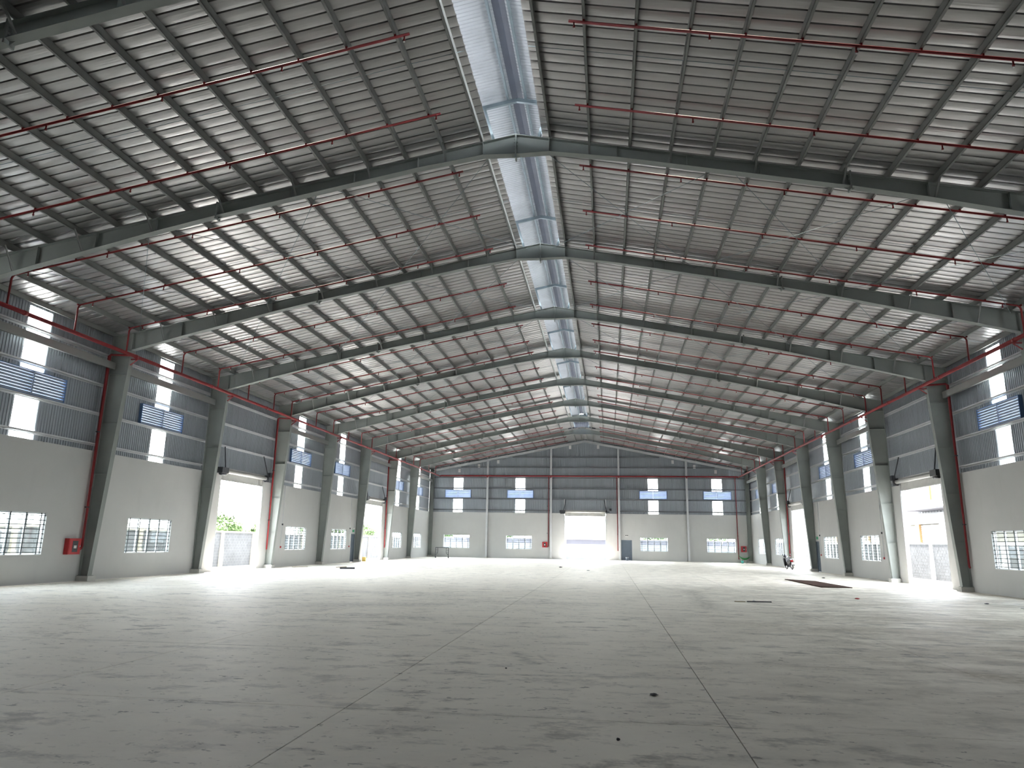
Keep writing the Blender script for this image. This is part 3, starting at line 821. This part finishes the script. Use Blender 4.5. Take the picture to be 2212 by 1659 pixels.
riser([(-17.478,42.85,9.36),(-18.40,42.85,9.40),(-18.47,42.85,9.33),(-18.47,42.85,3.0),(-18.47,42.85,1.12)], 'red drop pipe at the column beyond the nearer left doorway')
riser([(-17.478,66.82,9.42),(-18.40,66.82,9.46),(-18.47,66.82,9.39),(-18.47,66.82,3.0),(-18.47,66.82,1.12)], 'red drop pipe at the column beyond the farther left doorway')
riser([(17.478,34.82,9.34),(18.40,34.82,9.40),(18.47,34.82,9.33),(18.47,34.82,3.0),(18.47,34.82,1.10),(18.47,34.76,1.04)], 'red drop pipe beside the near right column with blunt end')
riser([(17.478,66.82,9.42),(18.40,66.82,9.46),(18.47,66.82,9.39),(18.47,66.82,3.0),(18.47,66.82,1.0)], 'red drop pipe at the right column beside the motorbike')
riser([(-4.29,83.78,9.50),(-4.29,84.18,9.45),(-4.29,84.20,9.3),(-4.29,84.20,3.0),(-4.29,84.20,1.4),(-4.36,84.20,1.36),(-4.42,84.20,1.36)], 'red drop pipe on the end wall left of the big doorway')
riser([(3.70,83.78,9.50),(3.70,84.16,9.45),(3.70,84.18,9.3),(3.70,84.18,3.0),(3.70,84.18,1.05)], 'red drop pipe on the end wall between doorway and slate door')
riser([(17.02,83.80,9.50),(17.08,84.18,9.3),(17.08,84.20,9.0),(17.08,84.20,3.0),(17.08,84.20,.35)], 'red drop pipe near the right corner of the end wall')

def cabinet(side, a, z, w, h, label):
    loc, rz = on_wall(side, a, z)
    root = tag(empty('fire_cabinet', loc, rz), label, 'fire cabinet', 'red fire hose cabinets')
    obj('body', MB().box(-w/2, w/2, -.20, 0, 0, h), MAT['redbox'], root)
    obj('door_panel', MB().box(-w/2+.03, w/2-.03, -.215, -.20, .03, h-.03), MAT['redbox'], root)
    obj('viewing_pane', MB().box(-w*.22, w*.22, -.222, -.215, h*.15, h*.85), MAT['dark'], root)
    obj('notice', MB().box(-w*.11, w*.11, -.228, -.222, h*.38, h*.56), MAT['white'], root)
    obj('latch', MB().box(w*.34, w*.40, -.235, -.215, h*.45, h*.55), MAT['chrome'], root)
cabinet('left', 26.33, 1.05, .66, .62, 'red fire hose cabinet on left wall beside the near column')
cabinet('far', -4.70, 1.30, .56, .62, 'red fire hose cabinet on the end wall left of the big doorway')
cabinet('far', 17.66, 1.16, .58, .66, 'red fire hose cabinet in right corner above the green hammock')

def call_point(side, a, label):
    loc, rz = on_wall(side, a, 1.2)
    root = tag(empty('call_point', loc, rz), label, 'alarm button', 'fire alarm call points')
    obj('button_box', MB().box(-.06, .06, -.05, 0, 0, .12).lathe([(.02,-.01),(.02,.012)], (0,-.055,.06), 8), MAT['redbox'], root)
    obj('conduit', MB().tube([(0,-.015,.12),(0,-.015,4.0)], .013, 6), MAT['alu'], root)
    obj('alarm_bell', MB().box(-.05,.05,-.06,0,1.45,1.56), MAT['dark'], root)
call_point('left', 45.0, 'small red alarm button with conduit beyond the nearer left doorway')
call_point('left', 57.6, 'small red alarm button with conduit beside the left side door')
call_point('right', 45.1, 'small red alarm button with conduit beyond the nearer right doorway')
call_point('right', 57.75, 'small red alarm button with conduit beside the right side door')
for side, a, lab in (('left', 58.45, 'small green exit sign above the left side door'), ('right', 58.5, 'small green exit sign above the right side door')):
    loc, rz = on_wall(side, a, 2.42); r = tag(empty('exit_sign', loc, rz), lab, 'sign', 'exit signs')
    obj('sign_panel', MB().box(-.19, .19, -.03, 0, 0, .20), MAT['greensign'], r)
    obj('sign_border', MB().box(-.20, .20, -.025, -.004, .20, .215).box(-.20, .20, -.025, -.004, -.015, 0), MAT['white'], r)
    obj('twin_lamp', MB().lathe([(.05,0),(.06,.06)], (-.1,-.06,.28), 8).lathe([(.05,0),(.06,.06)], (.1,-.06,.28), 8).box(-.12,.12,-.05,0,.24,.28), MAT['lampwhite'], r)
loc, rz = on_wall('far', 4.73, 2.62); r = tag(empty('emergency_light', loc, rz), 'small white twin-lamp emergency light above the slate end door', 'light')
obj('lamp_body', MB().box(-.16, .16, -.08, 0, 0, .12), MAT['lampwhite'], r)
for x in (-.09, .09): obj('lamp_head', MB().lathe([(.03,0),(.055,.03),(.055,.10)], (x,-.06,.11), 10), MAT['dark'], r)
LX = [(-15.14,10.18),(-12.75,10.77),(-10.42,11.25),(-1.76,13.01),(1.56,13.04),(10.18,11.27),(12.63,10.73),(15.01,10.15)]
LL = ['leftmost','second from the left','third from the left','just left of the gable peak','just right of the gable peak','third from the right','second from the right','rightmost']
for (x, z), l in zip(LX, LL):
    loc, rz = on_wall('far', x, z-.21); r = tag(empty('wall_lamp', loc, rz), 'small white rectangular fitting high on the gable, %s' % l, 'wall fitting', 'white fittings on the gable')
    obj('plate', MB().box(-.14, .14, .12, .168, 0, .42), MAT['lampwhite'], r)
    obj('cover', MB().box(-.11, .11, .105, .12, .05, .37), MAT['lampwhite'], r)

# ------------------------------------------------------------------ things on the floor
# rusty steel sheet
mb = MB(); c = [(12.36,35.6),(13.76,35.75),(13.72,41.6),(12.5,43.3)]
mb.poly([(x-13, y-39.5, .0) for x, y in c] + [(x-13, y-39.5, .035) for x, y in c], [(3,2,1,0),(4,5,6,7),(0,1,5,4),(1,2,6,5),(2,3,7,6),(3,0,4,7)])
tag(obj('steel_sheet', mb, MAT['rust'], None, (13, 39.5, 0)), 'long rusty brown steel sheet lying flat on the floor at right', 'steel sheet')
# scaffold frame on castors
r = tag(empty('scaffold_frame', (-15.5, 78.2, 0), math.atan2(-.6, 1.62)), 'dark steel scaffold end frame standing on castors by the end wall', 'scaffold frame')
for s in (-1, 1):
    obj('upright', MB().tube([(s*.84,0,.17),(s*.84,0,1.16)], .032, 8), MAT['dark'], r)
    obj('inner_loop', MB().tube([(s*.56,0,1.12),(s*.56,0,.62),(s*.60,0,.50),(s*.72,0,.42),(s*.84,0,.38)], .024, 7), MAT['dark'], r)
    for z in (.62, .86): obj('rung', MB().tube([(s*.56,0,z),(s*.84,0,z)], .014, 6), MAT['dark'], r)
    w = obj('castor', MB().torus((s*.84+.03, 0, .080), .055, .027, 'x', 12, 6).lathe([(.03,.0),(.03,.08)], (s*.84, 0, .10), 8), MAT['black'], r)
    obj('castor_fork', MB().box(s*.84-.04, s*.84-.03, -.03, .03, .06, .16).box(s*.84+.06, s*.84+.07, -.03, .03, .06, .16).box(s*.84-.04, s*.84+.07, -.03, .03, .155, .17), MAT['dark'], w)
obj('top_bar', MB().tube([(-.86,0,1.13),(.86,0,1.13)], .036, 8), MAT['dark'], r)
# hammock
r = tag(empty('hammock', (17.0, 83.75, .78)), 'green cloth hammock slung between red pipe and right corner column', 'hammock')
n, m = 17, 7; mb = MB(); v = []
for i in range(n):
    t = i/(n-1); cx = 1.24*t; cz = -.42*4*t*(1-t)-.06*t; wd = .03+.26*math.sin(math.pi*t)**.7
    for j in range(m):
        u = -1+2*j/(m-1); v.append((cx, u*wd, cz + .17*u*u*math.sin(math.pi*t)))
b = [(i*m+j, i*m+j+1, (i+1)*m+j+1, (i+1)*m+j) for i in range(n-1) for j in range(m-1)]
mb.poly(v, b, True); o = obj('hammock_cloth', mb, MAT['green'], r)
md = o.modifiers.new('thick', 'SOLIDIFY'); md.thickness = .012
obj('rope', MB().tube([(0,0,0),(-.02,.2,.06),(.08,.42,.10)], .01, 5), MAT['green'], r)
obj('rope', MB().tube([(1.24,0,-.06),(1.28,.12,.0),(1.31,.28,.04)], .01, 5), MAT['green'], r)
# bucket under the hammock, bucket by the slate door
def bucket(name, loc, m, rim, label, sc_=1.0):
    r = tag(empty(name, loc), label, 'bucket')
    obj('pail', MB().lathe([(.11*sc_,0),(.15*sc_,.30*sc_),(.14*sc_,.30*sc_),(.105*sc_,.02)], n=14), m, r)
    obj('rim', MB().torus((0,0,.30*sc_), .15*sc_, .014, 'z', 16, 6), rim, r)
    obj('handle', MB().tube([(.15*sc_*math.cos(a), .02, .30*sc_+.13*math.sin(a)) for a in [math.pi*i/8 for i in range(9)]], .006, 5), MAT['chrome'], r)
bucket('bucket', (17.0, 81.7, 0), MAT['teal'], MAT['orange'], 'teal bucket on the floor below the green hammock')
bucket('bucket', (4.72, 83.6, 0), MAT['doorgrey'], MAT['lampwhite'], 'dark bucket standing in front of the slate end door', 1.15)
# steel offcut and battens near the left wall
mb = MB().box(-.46,.46,-.06,.06,0,.012).box(-.46,.46,-.06,-.05,.012,.10).box(-.46,.46,.05,.06,.012,.10)
tag(obj('steel_channel', mb, MAT['dark'], None, (-13.7, 44.3, 0), math.atan2(.45,.7)), 'short dark steel channel lying on the floor at left', 'steel offcut')
mb = MB().beam((-.55,0,.02),(.55,0,.02),.06,.04)
tag(obj('batten', mb, MAT['wood'], None, (-15.0, 46.7, 0), 1.3), 'pale wooden batten on floor behind the dark steel channel', 'batten')
mb = MB().beam((-.6,0,.015),(.6,0,.015),.10,.03)
tag(obj('batten', mb, MAT['wood'], None, (-17.4, 45.6, 0), 1.1), 'pale wooden batten on floor near the left wall window', 'batten')
def lump(r, seed, squash=.7):
    rnd = random.Random(seed); mb = MB(); n, m = 9, 6; v = [(0,0,0)]
    for i in range(1, m):
        a = math.pi*i/m
        for j in range(n):
            t = 2*math.pi*j/n; q = r*(.75+.5*rnd.random())
            v.append((q*math.sin(a)*math.cos(t), q*math.sin(a)*math.sin(t), r*squash*(1-math.cos(a))*(.85+.2*rnd.random())))
    v.append((0,0,r*squash*2)); L = len(v)-1; fs = []
    for j in range(n): fs.append((0, 1+(j+1) % n, 1+j)); fs.append((L, L-n+j, L-n+(j+1) % n))
    for i in range(m-2):
        for j in range(n): a = 1+i*n+j; b = 1+i*n+(j+1) % n; fs.append((a, b, b+n, a+n))
    z0 = min(p[2] for p in v); mb.poly([(x,y,z-z0) for x,y,z in v], fs, True); return mb
for x, y, r_, m, nm, lab in [(2.67,7.30,.019,'black','pebble','small black pebble on the floor near the viewer'), (3.13,9.45,.052,'dark','scrap','dark crumpled scrap on the floor beyond the black pebble'),
        (-1.0,55.5,.13,'black','scrap','black scrap lying mid-floor far down the hall'), (15.47,46.4,.10,'black','scrap','small black lump on floor before the right columns'),
        (11.54,28.2,.08,'redbox','scrap','small red scrap on the dirty floor at right'), (1.24,50.1,.11,'white','scrap','small whitish scrap lying mid-floor far down the hall'),
        (15.46,27.3,.07,'dark','scrap','small dark scrap on the floor near the right edge'), (15.7,25.5,.09,'white','scrap','small white scrap on the floor at far right edge'),
        (1.1,10.9,.014,'dark','pebble','tiny dark pebble on floor left of centre')]:
    tag(obj(nm, lump(r_, int(x*10), .7 if nm == 'pebble' else .28), MAT[m], None, (x, y, 0)), lab, 'debris')
r = tag(empty('debris_strip', (7.5, 25.4, 0), .05), 'thin dark strip of trash with pale bits on the floor', 'debris')
obj('strip', MB().beam((-.35,0,.015),(.45,.03,.015),.06,.03), MAT['dark'], r)
obj('pale_bit', shift(lump(.05, 3), (-.1, .05, 0)), MAT['white'], r)
obj('twig', MB().tube([(-.75,.02,.012),(-.4,-.02,.012)], .012, 5), MAT['wood'], r)

# motorbike, seen from behind, leaning on its stand beside the farther right doorway
mk = tag(empty('motorbike', (17.36, 62.6, 0), .12), 'small dark motorbike parked from behind beside the farther right doorway', 'motorbike')
mk.rotation_euler = (0, -.07, .10)
for y, nm in ((-.62, 'rear_wheel'), (.62, 'front_wheel')):
    w = obj(nm, MB().torus((0, y, .29), .235, .052, 'x', 20, 8), MAT['black'], mk)
    hub = MB().tube([(-.05, y, .29), (.05, y, .29)], .05, 10)
    for i in range(8):
        a = 2*math.pi*i/8; hub.tube([(0, y, .29), (0, y+.22*math.cos(a), .29+.22*math.sin(a))], .007, 4)
    obj('wheel_hub', hub, MAT['chrome'], w)
body = MB()
body.prism([(-.70,.62),(-.45,.46),(.05,.36),(.32,.42),(.46,.80),(.36,.92),(.22,.60),(-.20,.62),(-.62,.74)], 'x', -.12, .12)
obj('body', body, MAT['black'], mk)
obj('engine', MB().box(-.13,.13,-.16,.18,.20,.40).tube([(-.15,.02,.30),(.15,.02,.30)], .11, 10), MAT['dark'], mk)
obj('leg_shield', MB().prism([(.30,.30),(.36,.30),(.56,.86),(.46,.92)], 'x', -.26, .26), MAT['black'], mk)
obj('seat', MB().prism([(-.72,.78),(-.70,.72),(.02,.64),(.06,.70),(-.20,.76),(-.50,.84)], 'x', -.125, .125), MAT['black'], mk)
obj('rear_fender', MB().prism([(-.96,.42),(-.92,.40),(-.68,.66),(-.60,.76),(-.66,.76)], 'x', -.08, .08), MAT['dark'], mk)
obj('tail_light', MB().box(-.09,.09,-.80,-.72,.66,.76), MAT['redbox'], mk)
obj('licence_plate', MB().box(-.11,.11,-.945,-.935,.44,.60), MAT['lampwhite'], mk)
obj('grab_rail', MB().tube([(-.13,-.40,.80),(-.14,-.78,.86),(.14,-.78,.86),(.13,-.40,.80)], .013, 6), MAT['chrome'], mk)
obj('exhaust', MB().tube([(.16,.10,.24),(.17,-.30,.27),(.18,-.78,.36)], [.022,.045,.05], 10), MAT['chrome'], mk)
obj('fork', MB().tube([(-.08,.62,.29),(-.08,.42,.86)], .022, 7).tube([(.08,.62,.29),(.08,.42,.86)], .022, 7), MAT['chrome'], mk)
obj('handlebar', MB().tube([(-.34,.26,1.0),(-.18,.36,.98),(0,.40,.95),(.18,.36,.98),(.34,.26,1.0)], .014, 7), MAT['dark'], mk)
obj('headlight', MB().lathe([(.05,0),(.10,.10),(.08,.16)], (0,.46,.88), 12), MAT['chrome'], mk)
for s in (-1, 1):
    mr = obj('mirror', MB().tube([(s*.22,.34,.99),(s*.30,.33,1.16)], .008, 5), MAT['dark'], mk)
    obj('mirror_glass', MB().lathe([(.02,0),(.055,.03),(.055,.07),(.02,.10)], (s*.31,.33,1.13), 10), MAT['dark'], mr)
    obj('indicator', MB().lathe([(.01,0),(.035,.03),(.01,.06)], (s*.14,-.74,.62), 8), MAT['orange'], mk)
obj('side_stand', MB().tube([(-.10,-.05,.26),(-.26,-.02,.02)], .013, 6), MAT['dark'], mk)
hl = tag(empty('helmet', (17.16, 63.0, .985)), 'dark helmet hung on the handlebar of the parked motorbike', 'helmet')
obj('shell', MB().lathe([(.06,-.02),(.12,.0),(.135,.09),(.11,.18),(.05,.23),(.01,.245)], n=12), MAT['dark'], hl)
obj('visor', MB().lathe([(.125,.05),(.142,.09),(.125,.13)], (0,.012,0), 12), MAT['black'], hl)

# ------------------------------------------------------------------ outside
def fence(name, side, y0, y1, label, postm, x):
    s = -1 if side == 'left' else 1
    root = tag(empty(name, (s*x, (y0+y1)/2, -.2)), label, 'fence'); o = (-root.location.x, -root.location.y, -root.location.z)
    mb = MB(); bl, bh = .40, .195; nrow = 12
    for r_ in range(nrow):
        y = y0 - (bl/2 if r_ % 2 else 0); z = -.2 + r_*bh
        while y < y1:
            mb.box(s*x-.06-random.random()*.006, s*x+.06, max(y0, y+.006), min(y1, y+bl-.006), z+.006, z+bh-.006); y += bl
    b = obj('block_courses', shift(mb, o), MAT['block'], root); b['kind'] = 'stuff'
    obj('mortar_core', shift(MB().box(s*x-.05, s*x+.05, y0, y1, -.2, -.2+nrow*bh), o), MAT['mortar'], root)
    obj('coping', shift(MB().box(s*x-.12, s*x+.12, y0, y1, -.2+nrow*bh, -.2+nrow*bh+.11), o), postm, root)
    y = y0+1.0
    pm = MB().box(-.12, .12, -.12, .12, 0, nrow*bh).box(-.15, .15, -.15, .15, 0, 1.3).mesh('fence_post', postm)
    while y < y1:
        link('fence_post', pm, root, (-s*.07, y+o[1], 0)); y += 4.45
fence('fence_wall', 'left', 15, 125, 'grey block fence with beige posts beyond the left doorways', MAT['post'], 24)
fence('fence_wall', 'right', 15, 125, 'grey block fence with white posts beyond the right doorways', MAT['white'], 24)
# white boundary wall beyond the end doorway
bw = tag(empty('boundary_wall', (0, 92, -.2)), 'white boundary wall with grey band seen through the end doorway', 'wall')
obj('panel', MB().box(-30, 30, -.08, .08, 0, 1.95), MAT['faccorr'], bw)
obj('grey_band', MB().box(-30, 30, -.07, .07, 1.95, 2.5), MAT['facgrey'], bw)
obj('coping', MB().box(-30, 30, -.12, .12, 2.5, 2.58), MAT['white'], bw)
for x in (-1.74, -.69, .41, 1.45):
    obj('wall_hook', MB().tube([(x,-.085,.75),(x,-.10,.52),(x,-.16,.45)], .025, 6).box(x-.09, x+.09, -.11, -.08, .80, .83), MAT['doorgrey'], bw)
for x in range(-28, 30, 8): obj('pier', MB().box(x+.9, x+1.35, -.16, .16, 0, 2.6), MAT['alu'], bw)

# warehouse across the right-hand yard
wb = tag(empty('warehouse', (36, 80, -.2)), 'pale neighbouring warehouse with canopy seen through the right doorway', 'building')
def wbox(nm, m, x0, x1, y0, y1, z0, z1): return obj(nm, MB().box(x0-36, x1-36, y0-80, y1-80, z0+.2, z1+.2), m, wb)
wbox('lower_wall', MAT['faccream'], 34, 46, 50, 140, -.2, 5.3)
mb = MB(); y = 50.0; line = []
while y < 140: line += [(y,0),(y+.5,0),(y+.53,-.04),(y+.62,-.04),(y+.65,0)]; y += .65
m = len(line)
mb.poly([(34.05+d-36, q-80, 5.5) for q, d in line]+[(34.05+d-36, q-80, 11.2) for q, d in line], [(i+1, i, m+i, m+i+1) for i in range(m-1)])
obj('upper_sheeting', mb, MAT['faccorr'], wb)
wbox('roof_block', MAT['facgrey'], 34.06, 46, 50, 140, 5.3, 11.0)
wbox('orange_pilaster', MAT['orange'], 33.9, 34.2, 74.9, 76.0, 6.1, 11.0)
wbox('orange_pilaster', MAT['orange'], 33.9, 34.2, 92.0, 93.0, 6.1, 11.0)
for y0, y1, a, b in ((60, 78.0, 5.5, 6.1), (84, 100, 5.5, 6.1)):
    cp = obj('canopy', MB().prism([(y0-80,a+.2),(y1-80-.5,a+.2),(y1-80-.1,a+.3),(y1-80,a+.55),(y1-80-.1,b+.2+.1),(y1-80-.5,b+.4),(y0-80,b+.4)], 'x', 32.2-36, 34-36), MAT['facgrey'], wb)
    obj('fascia', MB().box(32.12-36, 32.2-36, y0-80, y1-80-1.0, a+.3, b+.15), MAT['white'], cp)
wbox('parapet', MAT['white'], 33.8, 34.1, 78.2, 84.0, 5.3, 5.75)
for y0, y1 in ((73.1, 77.6), (88, 92), (100, 104)):
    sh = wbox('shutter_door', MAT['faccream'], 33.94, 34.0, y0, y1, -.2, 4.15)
    mb = MB()
    for i in range(20): mb.box(33.90-36, 33.95-36, y0-80, y1-80, .2+i*.21, .2+i*.21+.15)
    obj('shutter_slats', mb, MAT['shutter'], sh)['kind'] = 'stuff'
    wbox('door_pier', MAT['orange'], 33.7, 34.0, y1+.05, y1+.9, -.2, 4.25)
    wbox('door_pier', MAT['white'], 33.7, 34.0, y0-.9, y0-.05, -.2, 4.25)
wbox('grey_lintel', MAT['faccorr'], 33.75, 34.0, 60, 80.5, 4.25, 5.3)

# trees beyond the left fence and the end wall
def tree(loc, h, rad, seed, label, group):
    rnd = random.Random(seed)
    root = tag(empty('tree', loc), label, 'tree', group)
    tr = MB().tube([(0,0,0),(.05,0,h*.3),(.0,.06,h*.62)], [.13,.10,.05], 7)
    for i in range(4):
        a = 1.57*i+rnd.random(); tr.tube([(0,0,h*.35),(math.cos(a)*rad*.5, math.sin(a)*rad*.5, h*.68)], [.05,.02], 5)
    obj('trunk', tr, MAT['bark'], root)
    mb = MB(); cl = []
    for i in range(11):
        a = rnd.random()*6.28; q = rad*.62*rnd.random()**.5
        cl.append((q*math.cos(a), q*math.sin(a), h*(.52+.36*rnd.random()), rad*(.34+.22*rnd.random())))
    for i in range(1500):
        cx, cy_, cz, cr = rnd.choice(cl)
        d = Vector((rnd.gauss(0,1), rnd.gauss(0,1), rnd.gauss(0,1))).normalized()
        p = Vector((cx,cy_,cz)) + d*cr*(.55+.45*rnd.random()); t = d.orthogonal().normalized(); u = d.cross(t)
        a = rnd.random()*6.28; e1 = (t*math.cos(a)+u*math.sin(a))*.16 + d*.05; e2 = (u*math.cos(a)-t*math.sin(a))*.08
        mb.poly([p-e1, p+e2, p+e1, p-e2], [(0,1,2,3)])
    f = obj('foliage', mb, MAT['leaf'], root); f['kind'] = 'stuff'
LT = [(58,3.4,1.7,-31,'low leafy tree at the left edge of the nearer left doorway'), (62,4.1,1.6,-32,'taller leafy tree left of centre in the nearer left doorway'),
      (65,3.5,1.8,-33,'low leafy tree right of centre in the nearer left doorway'), (68,4.0,1.7,-31.5,'taller leafy tree at the right edge of the nearer left doorway'),
      (97,3.9,2.0,-32.5,'leafy tree at the left edge of the farther left doorway'), (103,4.5,2.4,-33,'big leafy tree filling the middle of the farther left doorway'),
      (78,4.0,2.0,-33,'leafy tree behind the third window of the left wall'), (90,4.4,2.1,-33,'leafy tree behind the fourth window of the left wall')]
for i, (y, h, rad, x, lab) in enumerate(LT): tree((x, y, -.2), h, rad, 50+i, lab, 'trees beyond the left fence')
FT = [(-19.5,97,3.6,'leafy tree behind the first window of the end wall'), (-10.6,97,3.3,'leafy tree behind the second window of the end wall'),
      (8.6,98,3.2,'leafy tree behind the third window of the end wall'), (16.5,98,3.2,'leafy tree behind the fourth window of the end wall')]
for i, (x, y, h, lab) in enumerate(FT): tree((x, y, -.2), h, 1.9, 80+i, lab, 'trees beyond the end wall')
